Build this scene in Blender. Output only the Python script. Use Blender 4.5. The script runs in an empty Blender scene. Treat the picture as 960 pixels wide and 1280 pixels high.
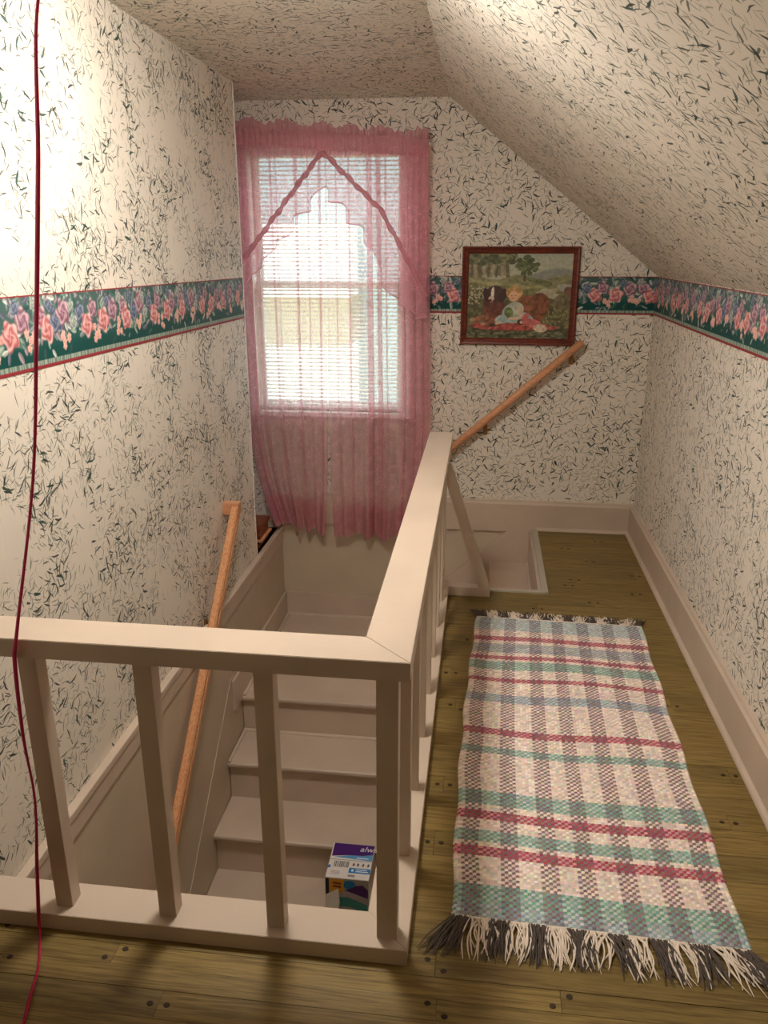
import bpy, bmesh, math, random
import numpy as np
from mathutils import Vector, Matrix

S = bpy.context.scene
COL = S.collection
random.seed(7)
RNG = np.random.default_rng(11)

# ------------------------------------------------------------------ camera
FPX, YAW, PITCH, ROLL = 993.6, -0.12248, 0.3203, 0.00075
cd = bpy.data.cameras.new('camera')
cd.sensor_fit = 'VERTICAL'; cd.sensor_height = 32.0; cd.lens = FPX / 1280 * 32.0
cd.clip_start = 0.02
cam = bpy.data.objects.new('camera', cd); COL.objects.link(cam)
fw = Vector((math.sin(YAW) * math.cos(PITCH), math.cos(YAW) * math.cos(PITCH), -math.sin(PITCH)))
ri = Vector((math.cos(YAW), -math.sin(YAW), 0)); up = ri.cross(fw)
r2 = ri * math.cos(ROLL) + up * math.sin(ROLL); u2 = -ri * math.sin(ROLL) + up * math.cos(ROLL)
cam.matrix_world = Matrix(((r2.x, u2.x, -fw.x, 0), (r2.y, u2.y, -fw.y, 0), (r2.z, u2.z, -fw.z, 1.6), (0, 0, 0, 1)))
S.camera = cam

# ------------------------------------------------------------------ world, exposure
w = bpy.data.worlds.new('daylight'); S.world = w; w.use_nodes = True
bg = w.node_tree.nodes['Background']; bg.inputs[0].default_value = (0.86, 0.94, 1.0, 1); bg.inputs[1].default_value = 6.5
sd = bpy.data.lights.new('sun_offscreen', 'SUN'); sd.energy = 9.0; sd.angle = 0.02; sd.color = (1.0, 0.96, 0.88)
sun = bpy.data.objects.new('sun_offscreen', sd); COL.objects.link(sun); sun.rotation_euler = (math.radians(50), 0, math.radians(-12))
S.view_settings.view_transform = 'Standard'; S.view_settings.look = 'None'
S.view_settings.gamma = 1.0; S.view_settings.use_curve_mapping = False
S.view_settings.exposure = 0.0
S.cycles.use_denoising = True
S.cycles.max_bounces = 14; S.cycles.diffuse_bounces = 8; S.cycles.transparent_max_bounces = 40
S.cycles.sample_clamp_indirect = 6.0
LAMP_POWER = 168.0
LAMP_COL = (1.0, 0.93, 0.845)
LAMP_POS = (-0.56, 2.04, 2.21)

# ------------------------------------------------------------------ helpers
def lin(r, g, b):
    f = lambda c: (c / 255 / 12.92) if c / 255 <= 0.04045 else ((c / 255 + 0.055) / 1.055) ** 2.4
    return (f(r), f(g), f(b))

class NT:
    def __init__(s, name, rough=0.6, spec=0.3):
        s.m = bpy.data.materials.new(name); s.m.use_nodes = True
        s.t = s.m.node_tree; s.b = s.t.nodes['Principled BSDF']; s.out = s.t.nodes['Material Output']
        s.b.inputs['Roughness'].default_value = rough
        s.b.inputs['Specular IOR Level'].default_value = spec
    def n(s, typ, ins=None, **kw):
        nd = s.t.nodes.new(typ)
        for k, v in kw.items(): setattr(nd, k, v)
        for k, v in (ins or {}).items(): s.put(nd.inputs[k], v)
        return nd
    def put(s, sock, v):
        if isinstance(v, bpy.types.NodeSocket): s.t.links.new(v, sock)
        else:
            try: sock.default_value = v
            except Exception: sock.default_value = (v[0], v[1], v[2], 1) if len(v) == 3 else v
    def ma(s, op, a, b=0.0, c=0.0, clamp=False):
        nd = s.t.nodes.new('ShaderNodeMath'); nd.operation = op; nd.use_clamp = clamp
        s.put(nd.inputs[0], a); s.put(nd.inputs[1], b); s.put(nd.inputs[2], c); return nd.outputs[0]
    def mix(s, f, a, b, blend='MIX'):
        nd = s.t.nodes.new('ShaderNodeMix'); nd.data_type = 'RGBA'; nd.blend_type = blend
        s.put(nd.inputs[0], f)
        for i, v in ((6, a), (7, b)):
            s.put(nd.inputs[i], v if isinstance(v, bpy.types.NodeSocket) else (v[0], v[1], v[2], 1))
        return nd.outputs[2]
    def ss(s, x, a, b):
        nd = s.t.nodes.new('ShaderNodeMapRange'); nd.interpolation_type = 'SMOOTHSTEP'
        s.put(nd.inputs[0], x); s.put(nd.inputs[1], a); s.put(nd.inputs[2], b)
        nd.inputs[3].default_value = 0; nd.inputs[4].default_value = 1; return nd.outputs[0]
    def pos(s): return s.n('ShaderNodeNewGeometry').outputs['Position']
    def col(s, v): s.put(s.b.inputs['Base Color'], v)
    def bump(s, h, strength=0.2, dist=0.01):
        nd = s.n('ShaderNodeBump', {'Height': h, 'Strength': strength, 'Distance': dist})
        s.t.links.new(nd.outputs[0], s.b.inputs['Normal'])
    def noise(s, vec, scale, detail=3.0, rough=0.5):
        return s.n('ShaderNodeTexNoise', {'Vector': vec, 'Scale': scale, 'Detail': detail, 'Roughness': rough}).outputs[0]
    def scale(s, vec, k):
        return s.n('ShaderNodeVectorMath', {0: vec, 1: k}, operation='MULTIPLY').outputs[0]

def paint(name, rgb, rough=0.45, spec=0.35, grain=0.06, bump=0.08):
    m = NT(name, rough, spec); p = m.pos()
    c = lin(*rgb)
    a = m.noise(p, 3.5, 4)
    f = m.noise(p, 160, 2)
    dk = tuple(v * (1 - 2 * grain) for v in c)
    m.col(m.mix(m.ss(a, 0.3, 0.75), dk, c))
    m.bump(m.ma('ADD', f, m.ma('MULTIPLY', m.noise(m.scale(p, (9, 9, 9)), 4, 3), 0.6)), bump, 0.004)
    return m.m

def flat(name, rgb, rough=0.5, spec=0.3, metal=0.0):
    m = NT(name, rough, spec); p = m.pos(); c = lin(*rgb)
    m.col(m.mix(m.noise(p, 60, 2), tuple(v * 0.88 for v in c), tuple(min(1, v * 1.08) for v in c)))
    m.b.inputs['Metallic'].default_value = metal
    return m.m

def attr_mat(name, rough=0.7, spec=0.2, fuzz=0.0):
    m = NT(name, rough, spec)
    a = m.n('ShaderNodeAttribute', attribute_name='Col')
    m.col(a.outputs['Color'])
    return m.m

# wallpaper: many layers of short leaf strokes printed on cream
def stroke_layer(m, uv, scale, length, width, dens, nscale, off, curv=1.2):
    p = m.n('ShaderNodeVectorMath', {0: uv, 1: (scale, scale, 0)}, operation='MULTIPLY').outputs[0]
    p = m.n('ShaderNodeVectorMath', {0: p, 1: (off * 13.7, off * 7.3, 0)}, operation='ADD').outputs[0]
    v = m.n('ShaderNodeTexVoronoi', {'Vector': p, 'Scale': 1.0, 'Randomness': 1.0}, voronoi_dimensions='2D', feature='F1')
    d = m.n('ShaderNodeVectorMath', {0: p, 1: v.outputs['Position']}, operation='SUBTRACT').outputs[0]
    rgb = m.n('ShaderNodeSeparateColor', {0: v.outputs['Color']})
    r, g, b = rgb.outputs
    sp = m.n('ShaderNodeSeparateXYZ', {0: d})
    fl = m.n('ShaderNodeTexNoise', {'Vector': v.outputs['Position'], 'Scale': 7.0 / scale, 'Detail': 1.0}, noise_dimensions='2D').outputs[0]
    ang = m.ma('ADD', m.ma('MULTIPLY', fl, 14.0), m.ma('MULTIPLY', m.ma('POWER', r, 2.0), 2.6))
    ca, sa = m.ma('COSINE', ang), m.ma('SINE', ang)
    x = m.ma('ADD', m.ma('MULTIPLY', sp.outputs[0], ca), m.ma('MULTIPLY', sp.outputs[1], sa))
    y = m.ma('SUBTRACT', m.ma('MULTIPLY', sp.outputs[1], ca), m.ma('MULTIPLY', sp.outputs[0], sa))
    x2 = m.ma('MULTIPLY', x, x)
    y = m.ma('ADD', y, m.ma('MULTIPLY', x2, m.ma('MULTIPLY', m.ma('SUBTRACT', g, 0.5), 2 * curv)))
    tap = m.ma('SUBTRACT', 1.0, m.ma('DIVIDE', x2, length * length), clamp=True)
    wd = m.ma('MULTIPLY', tap, m.ma('ADD', width * 0.5, m.ma('MULTIPLY', g, width)))
    e = m.ma('SUBTRACT', wd, m.ma('ABSOLUTE', y))
    mask = m.ss(e, 0.0, 0.03)
    q = v.outputs['Position']
    nz = m.n('ShaderNodeTexNoise', {'Vector': q, 'Scale': nscale / scale, 'Detail': 2.0}, noise_dimensions='2D').outputs[0]
    keep = m.ma('LESS_THAN', b, m.ma('ADD', dens, m.ma('MULTIPLY', m.ma('SUBTRACT', nz, 0.5), 2.6)))
    return m.ma('MULTIPLY', mask, keep), g

BASE = lin(226, 217, 203)
def wallpaper(name, ax, ay, off, sx=1.0, sy=1.0, seams=None, base=BASE):
    m = NT(name, 0.55, 0.3)
    p = m.n('ShaderNodeSeparateXYZ', {0: m.pos()})
    uv = m.n('ShaderNodeCombineXYZ', {0: m.ma('MULTIPLY', p.outputs[ax], sx), 1: m.ma('MULTIPLY', p.outputs[ay], sy)}).outputs[0]
    # hand drawn wobble
    nz = m.n('ShaderNodeTexNoise', {'Vector': uv, 'Scale': 22.0, 'Detail': 2.0}, noise_dimensions='2D')
    wob = m.n('ShaderNodeVectorMath', {0: nz.outputs['Color'], 1: (0.5, 0.5, 0.5)}, operation='SUBTRACT').outputs[0]
    wob = m.n('ShaderNodeVectorMath', {0: wob, 1: (0.014, 0.014, 0)}, operation='MULTIPLY').outputs[0]
    uv = m.n('ShaderNodeVectorMath', {0: uv, 1: wob}, operation='ADD').outputs[0]
    c = base
    for sc, ln, wd, dn, op, rgb in ((40, .72, .056, .62, .60, (132, 140, 124)), (31, .72, .056, .58, .66, (112, 120, 104)), (36, .68, .058, .55, .76, (86, 96, 82)),
                                    (27, .68, .060, .50, .84, (60, 74, 60)), (33, .64, .064, .44, .90, (38, 56, 46)), (24, .62, .074, .36, .94, (22, 44, 37)), (26, .62, .080, .14, .95, (16, 40, 34)), (21, .60, .078, .13, .95, (16, 62, 53))):
        k, g = stroke_layer(m, uv, sc, ln, wd, dn, 5.0, sc * 0.37 + off, .30)
        c = m.mix(m.ma('MULTIPLY', k, op), c, lin(*rgb))
    h = m.noise(m.pos(), 220, 2)
    if seams:
        axis, period, ph = seams
        f = m.ma('FRACT', m.ma('DIVIDE', m.ma('ADD', p.outputs[axis], ph), period))
        ln = m.ma('LESS_THAN', m.ma('ABSOLUTE', m.ma('SUBTRACT', f, 0.5)), 0.004)
        c = m.mix(m.ma('MULTIPLY', ln, 0.35), c, lin(235, 228, 214))
        h = m.ma('ADD', h, m.ma('MULTIPLY', ln, 2.0))
    m.col(c); m.bump(h, 0.10, 0.002)
    return m.m

def wood(name, base, dark, axis=0, stretch=14.0, scale=5.0, rough=0.4, spec=0.4, vary=0.18, contrast=1.0):
    m = NT(name, rough, spec)
    rnd = m.n('ShaderNodeObjectInfo').outputs['Random']
    k = [stretch] * 3; k[axis] = 1.0
    p = m.scale(m.pos(), tuple(k))
    off = m.n('ShaderNodeCombineXYZ', {0: m.ma('MULTIPLY', rnd, 37.0), 1: m.ma('MULTIPLY', rnd, 91.0), 2: m.ma('MULTIPLY', rnd, 17.0)}).outputs[0]
    p = m.n('ShaderNodeVectorMath', {0: p, 1: off}, operation='ADD').outputs[0]
    a = m.noise(p, scale * 0.25, 3, 0.55)
    rings = m.ma('FRACT', m.ma('MULTIPLY', a, 9.0))
    rings = m.ma('MULTIPLY', m.ss(rings, 0.0, 0.55), m.ma('SUBTRACT', 1.0, m.ss(rings, 0.80, 1.0)))
    fine = m.noise(m.scale(p, (1.0, 1.0, 1.0)), scale * 3.5, 4, 0.65)
    c0, c1 = lin(*base), lin(*dark)
    g = m.ma('ADD', m.ma('MULTIPLY', rings, 0.50), m.ma('MULTIPLY', m.ss(fine, 0.35, 0.65), 0.5))
    c = m.mix(m.ma('POWER', g, contrast), c1, c0)
    br = m.ma('ADD', 1 - vary / 2, m.ma('MULTIPLY', rnd, vary))
    c = m.mix(1.0, c, m.n('ShaderNodeCombineColor', {0: br, 1: br, 2: br}).outputs[0], 'MULTIPLY')
    m.col(c); m.bump(g, 0.12, 0.002)
    return m.m

M = {}
TRIM = (203, 185, 166)
M['trim'] = paint('painted_trim', TRIM, 0.38, 0.4)
M['trim_wall'] = paint('painted_panel', (201, 186, 163), 0.5, 0.3)
M['fascia'] = M['trim']
M['tread'] = M['trim']
M['strip'] = paint('painted_edge_strip', (184, 176, 158), 0.4, 0.4)
M['white'] = paint('white_paint', (232, 230, 226), 0.4, 0.4, 0.02)
M['floorwood'] = wood('floor_oak', (140, 118, 66), (98, 78, 38), 0, 22.0, 3.6, 0.40, 0.35, 0.34)
M['pine'] = wood('pine_handrail', (226, 170, 124), (196, 130, 86), 1, 16.0, 5.0, 0.4, 0.4, 0.05)
M['pine_x'] = wood('pine_dowel', (220, 164, 124), (198, 136, 98), 0, 16.0, 5.0, 0.4, 0.4, 0.05)
M['mahog'] = wood('frame_mahogany', (122, 48, 26), (70, 20, 12), 0, 10.0, 6.0, 0.3, 0.5, 0.1)
M['chest'] = wood('chest_wood', (150, 76, 40), (84, 36, 18), 0, 12.0, 5.0, 0.35, 0.4, 0.1)
M['chest_dark'] = flat('dark_chest_top', (52, 26, 24), 0.4)
M['brass'] = flat('brass', (170, 130, 70), 0.3, 0.5, 1.0)
M['peg'] = flat('dark_peg', (52, 36, 22), 0.5)
M['print'] = attr_mat('printed_paper', 0.6, 0.25)
M['canvas'] = attr_mat('framed_print', 0.35, 0.4)
M['rug'] = attr_mat('woven_cotton', 0.95, 0.05)
M['cord'] = flat('magenta_cord', (176, 26, 72), 0.5)
M['glass'] = None

# ------------------------------------------------------------------ mesh helpers
def link(o, parent=None):
    COL.objects.link(o)
    if parent is not None: o.parent = parent
    return o
def tag(o, label=None, cat=None, group=None, kind=None):
    if label: o['label'] = label
    if cat: o['category'] = cat
    if group: o['group'] = group
    if kind: o['kind'] = kind
    return o
def thing(name, label, cat, loc=(0, 0, 0), group=None):
    o = bpy.data.objects.new(name, None); o.location = loc; o.empty_display_size = 0.1
    COL.objects.link(o); return tag(o, label, cat, group)
def smooth(me, on=True):
    me.polygons.foreach_set('use_smooth', [on] * len(me.polygons)); return me
def bm_obj(name, bm, mat, parent=None, sm=False):
    bmesh.ops.recalc_face_normals(bm, faces=bm.faces[:])
    me = bpy.data.meshes.new(name); bm.to_mesh(me); bm.free()
    if mat: me.materials.append(mat)
    if sm: smooth(me)
    return link(bpy.data.objects.new(name, me), parent)
def box_bm(x0, x1, y0, y1, z0, z1, bev=0.0, seg=2, bm=None):
    own = bm is None
    b = bmesh.new()
    vs = [b.verts.new((x, y, z)) for x in (x0, x1) for y in (y0, y1) for z in (z0, z1)]
    for f in ((0, 1, 3, 2), (4, 6, 7, 5), (0, 4, 5, 1), (2, 3, 7, 6), (0, 2, 6, 4), (1, 5, 7, 3)):
        b.faces.new([vs[i] for i in f])
    if bev > 0: bmesh.ops.bevel(b, geom=b.edges[:], offset=bev, segments=seg, affect='EDGES', profile=0.6)
    return b
def box(name, x0, x1, y0, y1, z0, z1, mat, parent=None, bev=0.003):
    return bm_obj(name, box_bm(x0, x1, y0, y1, z0, z1, bev), mat, parent)
def off(parent):  # parts are made in world coordinates; shift them under an Empty that is not at the origin
    return None
def prism_bm(poly, axis, a, b, bev=0.0):
    """poly: 2-D points; axis 0/1/2 extrusion axis; a..b extents"""
    bm = bmesh.new()
    def mk(p, t):
        if axis == 0: return (t, p[0], p[1])
        if axis == 1: return (p[0], t, p[1])
        return (p[0], p[1], t)
    A = [bm.verts.new(mk(p, a)) for p in poly]; B = [bm.verts.new(mk(p, b)) for p in poly]
    bm.faces.new(A); bm.faces.new(B[::-1])
    n = len(poly)
    for i in range(n): bm.faces.new([A[i], A[(i + 1) % n], B[(i + 1) % n], B[i]])
    if bev > 0: bmesh.ops.bevel(bm, geom=bm.edges[:], offset=bev, segments=2, affect='EDGES')
    return bm
def tube_bm(pts, rad, seg=10, bm=None, flatk=1.0, caps=True):
    bm = bm or bmesh.new()
    pts = [Vector(p) for p in pts]; rings = []
    n = len(pts)
    prev = None
    for i, p in enumerate(pts):
        t = (pts[min(i + 1, n - 1)] - pts[max(i - 1, 0)]).normalized()
        if prev is None:
            a = Vector((0, 0, 1)) if abs(t.z) < 0.9 else Vector((1, 0, 0))
            nx = t.cross(a).normalized()
        else:
            nx = (prev - t * prev.dot(t)).normalized()
        prev = nx; ny = t.cross(nx)
        r = rad[i] if isinstance(rad, (list, tuple)) else rad
        rings.append([bm.verts.new(p + (nx * math.cos(2 * math.pi * k / seg) + ny * math.sin(2 * math.pi * k / seg) * flatk) * r) for k in range(seg)])
    for a, b in zip(rings, rings[1:]):
        for k in range(seg): bm.faces.new((a[k], a[(k + 1) % seg], b[(k + 1) % seg], b[k]))
    if caps and seg > 2:
        bm.faces.new(rings[0][::-1]); bm.faces.new(rings[-1])
    return bm
def lathe_bm(prof, seg=24, loc=(0, 0, 0)):
    bm = bmesh.new(); rings = []
    for r, z in prof:
        rings.append([bm.verts.new((loc[0] + r * math.cos(2 * math.pi * k / seg), loc[1] + r * math.sin(2 * math.pi * k / seg), loc[2] + z)) for k in range(seg)])
    for a, b in zip(rings, rings[1:]):
        for k in range(seg): bm.faces.new((a[k], a[(k + 1) % seg], b[(k + 1) % seg], b[k]))
    bm.faces.new(rings[0][::-1]); bm.faces.new(rings[-1])
    return bm
def grid_obj(name, V, mat, parent=None, colors=None, uv=False, sm=True, mask=None):
    """V: (ny,nx,3) array of vertices -> quad grid, optional per-vertex linear colours, optional quad mask"""
    ny, nx = V.shape[:2]
    me = bpy.data.meshes.new(name)
    idx = np.arange(ny * nx).reshape(ny, nx)
    q = np.stack([idx[:-1, :-1], idx[:-1, 1:], idx[1:, 1:], idx[1:, :-1]], -1)
    q = q[mask] if mask is not None else q.reshape(-1, 4)
    nf = len(q)
    me.vertices.add(ny * nx); me.vertices.foreach_set('co', V.reshape(-1).astype(np.float32))
    me.loops.add(nf * 4); me.loops.foreach_set('vertex_index', q.reshape(-1).astype(np.int32))
    me.polygons.add(nf); me.polygons.foreach_set('loop_start', np.arange(0, nf * 4, 4, dtype=np.int32))
    if sm: me.polygons.foreach_set('use_smooth', np.ones(nf, bool))
    me.update(calc_edges=True)
    if colors is not None:
        ca = me.color_attributes.new('Col', 'FLOAT_COLOR', 'POINT')
        c = np.ones((ny * nx, 4), np.float32); c[:, :3] = colors.reshape(-1, 3)
        ca.data.foreach_set('color', c.reshape(-1))
    if uv:
        ul = me.uv_layers.new(name='UVMap')
        uu, vv = np.meshgrid(np.linspace(0, 1, nx), np.linspace(0, 1, ny))
        UV = np.stack([uu, vv], -1).reshape(-1, 2)[q.reshape(-1)]
        ul.data.foreach_set('uv', UV.reshape(-1).astype(np.float32))
    if mat: me.materials.append(mat)
    return link(bpy.data.objects.new(name, me), parent)
def np_lin(a):
    a = np.clip(a, 0, 255) / 255.0
    return np.where(a <= 0.04045, a / 12.92, ((a + 0.055) / 1.055) ** 2.4)
def struct(o): o['kind'] = 'structure'; return o

# ------------------------------------------------------------------ key dimensions (metres)
XL, XR, YB, YR = -1.225, 0.91, 4.58, -3.2      # left paper, right paper, back wall, wall behind
ZC = 2.345                                     # ceiling
XS, ZK = -0.224, 1.462                         # slope start, knee wall top
WLE = 4.075                                     # left wall end
RX0, RX1, RY0, RY1, RYE = -0.228, -0.122, 1.431, 1.537, 3.585

# ------------------------------------------------------------------ structure
wp_left = wallpaper('wallpaper_left', 1, 2, 0, seams=(1, 0.53, 0.05))
wp_right = wallpaper('wallpaper_right', 1, 2, 31)
wp_back = wallpaper('wallpaper_back', 0, 2, 57)
wp_ceil = wallpaper('wallpaper_ceiling', 0, 1, 83)
wp_slope = wallpaper('wallpaper_slope', 1, 0, 97, 1.0, 1.26)

struct(box('wall_left', XL - 0.1, XL, YR, WLE, -0.06, ZC, wp_left, bev=0.0))
struct(box('wall_right', XR, XR + 0.1, YR, YB, -0.02, ZK + 0.03, wp_right, bev=0.0))
struct(box('wall_rear', -2.3, XR + 0.1, YR - 0.1, YR, -0.05, ZC + 0.1, wp_back, bev=0.0))
struct(box('wall_alcove', -2.3, -2.2, 3.0, YB, -0.06, ZC, wp_left, bev=0.0))
struct(box('wall_alcove_front', -2.2, XL - 0.1, 2.95, 3.05, -0.06, ZC, wp_back, bev=0.0))
struct(box('floor_alcove', -2.2, XL - 0.002, 3.05, YB, -0.12, -0.06, M['floorwood'], bev=0.0))
struct(box('ceiling', -2.3, XS, YR - 0.1, YB + 0.1, ZC, ZC + 0.08, wp_ceil, bev=0.0))
sb = prism_bm([(XS, ZC), (XR + 0.1, ZK - 0.08), (XR + 0.1, ZK + 0.1), (XS, ZC + 0.14)], 1, YR - 0.1, YB + 0.1)
struct(bm_obj('ceiling_slope', sb, wp_slope))

# window opening in the back wall
WX0, WX1, WZ0, WZ1 = -1.315, -0.455, 0.685, 2.105
def wall_with_hole():
    bm = bmesh.new()
    def add(x0, x1, z0, z1):
        b = box_bm(x0, x1, YB, YB + 0.14, z0, z1)
        me = bpy.data.meshes.new('t'); b.to_mesh(me); b.free(); bm.from_mesh(me); bpy.data.meshes.remove(me)
    add(-2.3, WX0, -0.01, ZC + 0.1); add(WX1, XR + 0.1, -0.01, ZC + 0.1)
    add(WX0, WX1, -0.01, WZ0); add(WX0, WX1, WZ1, ZC + 0.1)
    return bm
wb = bm_obj('wall_back', wall_with_hole(), wp_back); struct(wb)

# stairwell shell
struct(box('wall_stairwell_back', -2.3, 0.42, YB - 0.004, YB + 0.14, -3.0, -0.01, M['trim_wall'], bev=0.0))
struct(box('wall_stairwell_left', XL - 0.1, -1.205, 1.45, YB - 0.004, -3.0, -0.06, M['trim_wall'], bev=0.0))
struct(box('wall_stairwell_right', -0.225, -0.135, 1.54, 3.64, -3.0, -0.012, M['trim_wall'], bev=0.0))
struct(box('wall_stairwell_front', -1.205, -0.225, 1.45, 1.54, -3.0, -0.012, M['trim_wall'], bev=0.0))
struct(box('wall_stairwell_turn', -0.135, 0.33, 3.55, 3.64, -3.0, -0.012, M['trim_wall'], bev=0.0))
struct(box('wall_stairwell_side', 0.334, 0.42, 3.55, YB, -3.0, -0.016, M['trim_wall'], bev=0.0))
struct(box('floor_lower', -1.3, 0.45, 1.4, YB, -3.1, -3.0, M['floorwood'], bev=0.0))
# ledge capping the stairwell wall, with its fascia
t = struct(box('trim_1', XL, -1.194, 1.537, YB - 0.004, -0.075, -0.047, M['trim'], bev=0.004))
tag(t, 'painted ledge cap along the top of the stairwell wall')
t = struct(box('trim_2', -1.205, -1.198, 1.545, YB - 0.004, -0.140, -0.075, M['fascia'], bev=0.002))
tag(t, 'painted fascia board under the stairwell ledge')
# wall end corner bead
tag(struct(box('trim_3', XL - 0.102, XL + 0.003, WLE - 0.004, WLE + 0.006, -0.047, ZC, M['white'], bev=0.002)), 'narrow white bead on the end of the papered wall')

# baseboards with shoe moulding
def quarter(name, axis, a, b, c0, z0, r, sgn, mat, parent):
    pts = [(c0, z0)] + [(c0 + sgn * r * math.cos(t), z0 + r * math.sin(t)) for t in np.linspace(0, math.pi / 2, 6)]
    return bm_obj(name, prism_bm(pts, axis, a, b), mat, parent, sm=False)
bb = struct(bm_obj('baseboard_right', prism_bm([(XR, 0), (0.888, 0), (0.886, 0.160), (0.894, 0.168), (0.897, 0.178), (XR, 0.180)], 1, YR, YB - 0.024, 0.0), M['trim']))
quarter('shoe_moulding', 1, YR, YB - 0.04, 0.888, 0.0, 0.017, -1, M['trim'], bb)
bbk = struct(bm_obj('baseboard_back', prism_bm([(YB, -0.016), (YB - 0.022, -0.016), (YB - 0.024, 0.156), (YB - 0.016, 0.166), (YB - 0.013, 0.176), (YB, 0.178)], 0, XL + 0.0, XR), M['trim']))
quarter('shoe_moulding', 0, 0.355, 0.888, YB - 0.022, 0.0, 0.017, -1, M['trim'], bbk)
bl = struct(box('baseboard_left', XL, XL + 0.02, YR, 1.42, 0, 0.178, M['trim'], bev=0.003))
tag(bl, 'painted baseboard on the left wall before the railing')

# ------------------------------------------------------------------ floor of pegged planks
def sub_bm():
    bm = bmesh.new()
    for a in ((XL, XR, YR, 1.54), (-0.225, XR, 1.54, 3.64), (0.335, XR, 3.64, YB)):
        b = box_bm(a[0], a[1], a[2], a[3], -0.05, -0.014)
        me = bpy.data.meshes.new('t'); b.to_mesh(me); b.free(); bm.from_mesh(me); bpy.data.meshes.remove(me)
    return bm
floor = struct(bm_obj('floor', sub_bm(), M['floorwood']))
joints = [(-.077, 2.805), (-.05, 2.565), (-.083, 1.85), (-.055, 1.44), (.30, 3.449), (.47, 3.742), (.568, 3.558), (.50, 4.264), (.615, 4.083),
          (-.817, 1.38), (-.662, 1.265), (-.047, 1.327), (.23, 1.383), (.835, 2.267), (.77, 2.047), (.823, 3.91), (.786, 3.675), (-.07, 2.09),
          (.74, 2.665), (.0, 3.10), (-1.10, 1.44), (-1.08, 1.327), (0.70, 4.40), (0.55, 1.265), (.62, 1.12), (-.35, 1.12), (.72, 3.19)]
edges = [0.20]
fixed = [1.02, 1.085, 1.155, 1.23, 1.300, 1.354, 1.411, 1.474, 1.54, 1.615, 1.70, 1.80, 1.90, 2.005, 2.07, 2.15, 2.225, 2.31, 2.40, 2.50, 2.62, 2.71, 2.765, 2.85,
         2.95, 3.045, 3.15, 3.24, 3.31, 3.40, 3.50, 3.60, 3.64, 3.71, 3.78, 3.86, 3.955, 4.035, 4.13, 4.22, 4.31, 4.37, 4.44, 4.51, YB]
while edges[-1] < 0.94: edges.append(edges[-1] + random.uniform(.06, .09))
edges += fixed
peg_me = bpy.data.meshes.new('peg')
pb = lathe_bm([(0.0075, -0.002), (0.0075, 0.0006), (0.005, 0.0012)], 12); pb.to_mesh(peg_me); pb.free(); peg_me.materials.append(M['peg'])
for y0, y1 in zip(edges, edges[1:]):
    x0 = XL if y1 < 1.545 else (-0.225 if y1 < 3.645 else 0.335)
    js = sorted(j[0] for j in joints if y0 <= j[1] < y1)
    # further joints outside the measured ones
    cuts = [x0]
    if not js and y1 < 1.545: js = [random.uniform(-1.0, 0.4)]
    if not js and y1 >= 3.645 and random.random() < .5: js = [random.uniform(.45, .85)]
    if not js and y1 < 3.645 and random.random() < .35: js = [random.uniform(.0, .8)]
    for j in js:
        if j - cuts[-1] > 0.06 and XR - j > 0.05: cuts.append(j)
    cuts.append(XR)
    planks = []
    for a, b in zip(cuts, cuts[1:]):
        dz = random.uniform(-0.0006, 0.0004)
        planks.append(box('plank', a + 0.0003, b - 0.0003, y0 + 0.0004, y1 - 0.0004, -0.014, dz, M['floorwood'], floor, 0.0012))
    front = y1 < 1.5
    yc = (y0 + y1) / 2
    for i, j in enumerate(cuts[1:-1]):
        s = random.choice((-1, 1)) if front else 0
        if abs(j + .817) < .01 or abs(j + .055) < .01 or abs(j - .23) < .01: s = 1
        if abs(j + .047) < .01: s = -1
        if abs(j + .662) < .01: s = 0
        for q, pl in ((-1, planks[i]), (1, planks[i + 1])):
            o = bpy.data.objects.new('peg', peg_me); link(o, pl)
            o.location = (j + q * 0.0195, yc + q * s * 0.014, 0.0003); o.scale = (1, 0.85, 1)
            pl_w = 1
# painted edge strips round the turned stair opening
tag(struct(box('trim_4', 0.330, 0.362, 3.628, YB - 0.024, -0.006, 0.011, M['strip'], bev=0.003)), 'worn painted strip beside the top step')
tag(struct(box('trim_5', 0.078, 0.345, 3.622, 3.648, -0.01, 0.010, M['strip'], bev=0.003)), 'painted strip along the front of the stair opening')

# ------------------------------------------------------------------ staircase
st = thing('staircase', 'painted wooden staircase turning right beneath the curtained window', 'staircase', (0, 0, 0))
zs = [-0.645, -0.868, -1.088, -1.308, -1.528, -1.748, -1.968, -2.188, -2.408]
yf = [3.555 - 0.2675 * i for i in range(len(zs))]
XA, XB = -1.199, -0.225
for i, (z, y) in enumerate(zip(zs, yf)):
    yb = (YB - 0.018) if i == 0 else yf[i - 1] + 0.028
    bm = prism_bm([(y, z - 0.014), (y + 0.004, z - 0.026), (y + 0.05, z - 0.028), (yb, z - 0.028), (yb, z), (y + 0.008, z), (y + 0.002, z - 0.004)], 0, XA, XB)
    bm_obj('tread', bm, M['tread'], st)
    zn = zs[i + 1] if i + 1 < len(zs) else -2.99
    box('riser', XA, XB, y + 0.028, y + 0.046, zn - 0.002, z - 0.027, M['tread'], st, 0.001)
# skirt board on the left, following the flight
ya, za, yb_, zb = 3.446, -0.474, 2.719, -1.129
slope = (za - zb) / (ya - yb_)
yl = 1.56; zl_ = za - slope * (ya - yl)
bm = prism_bm([(yl, zl_), (3.43, za), (3.60, -0.487), (3.60, -1.3), (yl, zl_ - 0.75)], 0, -1.206, -1.202, 0.0)
sk = bm_obj('skirt_board', bm, M['trim_wall'], st)
bm = prism_bm([(3.44, -0.487), (YB - 0.018, -0.487), (YB - 0.018, -0.66), (3.44, -0.66)], 0, -1.206, -1.189, 0.002)
bm_obj('skirt_board', bm, M['fascia'], st)
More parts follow.
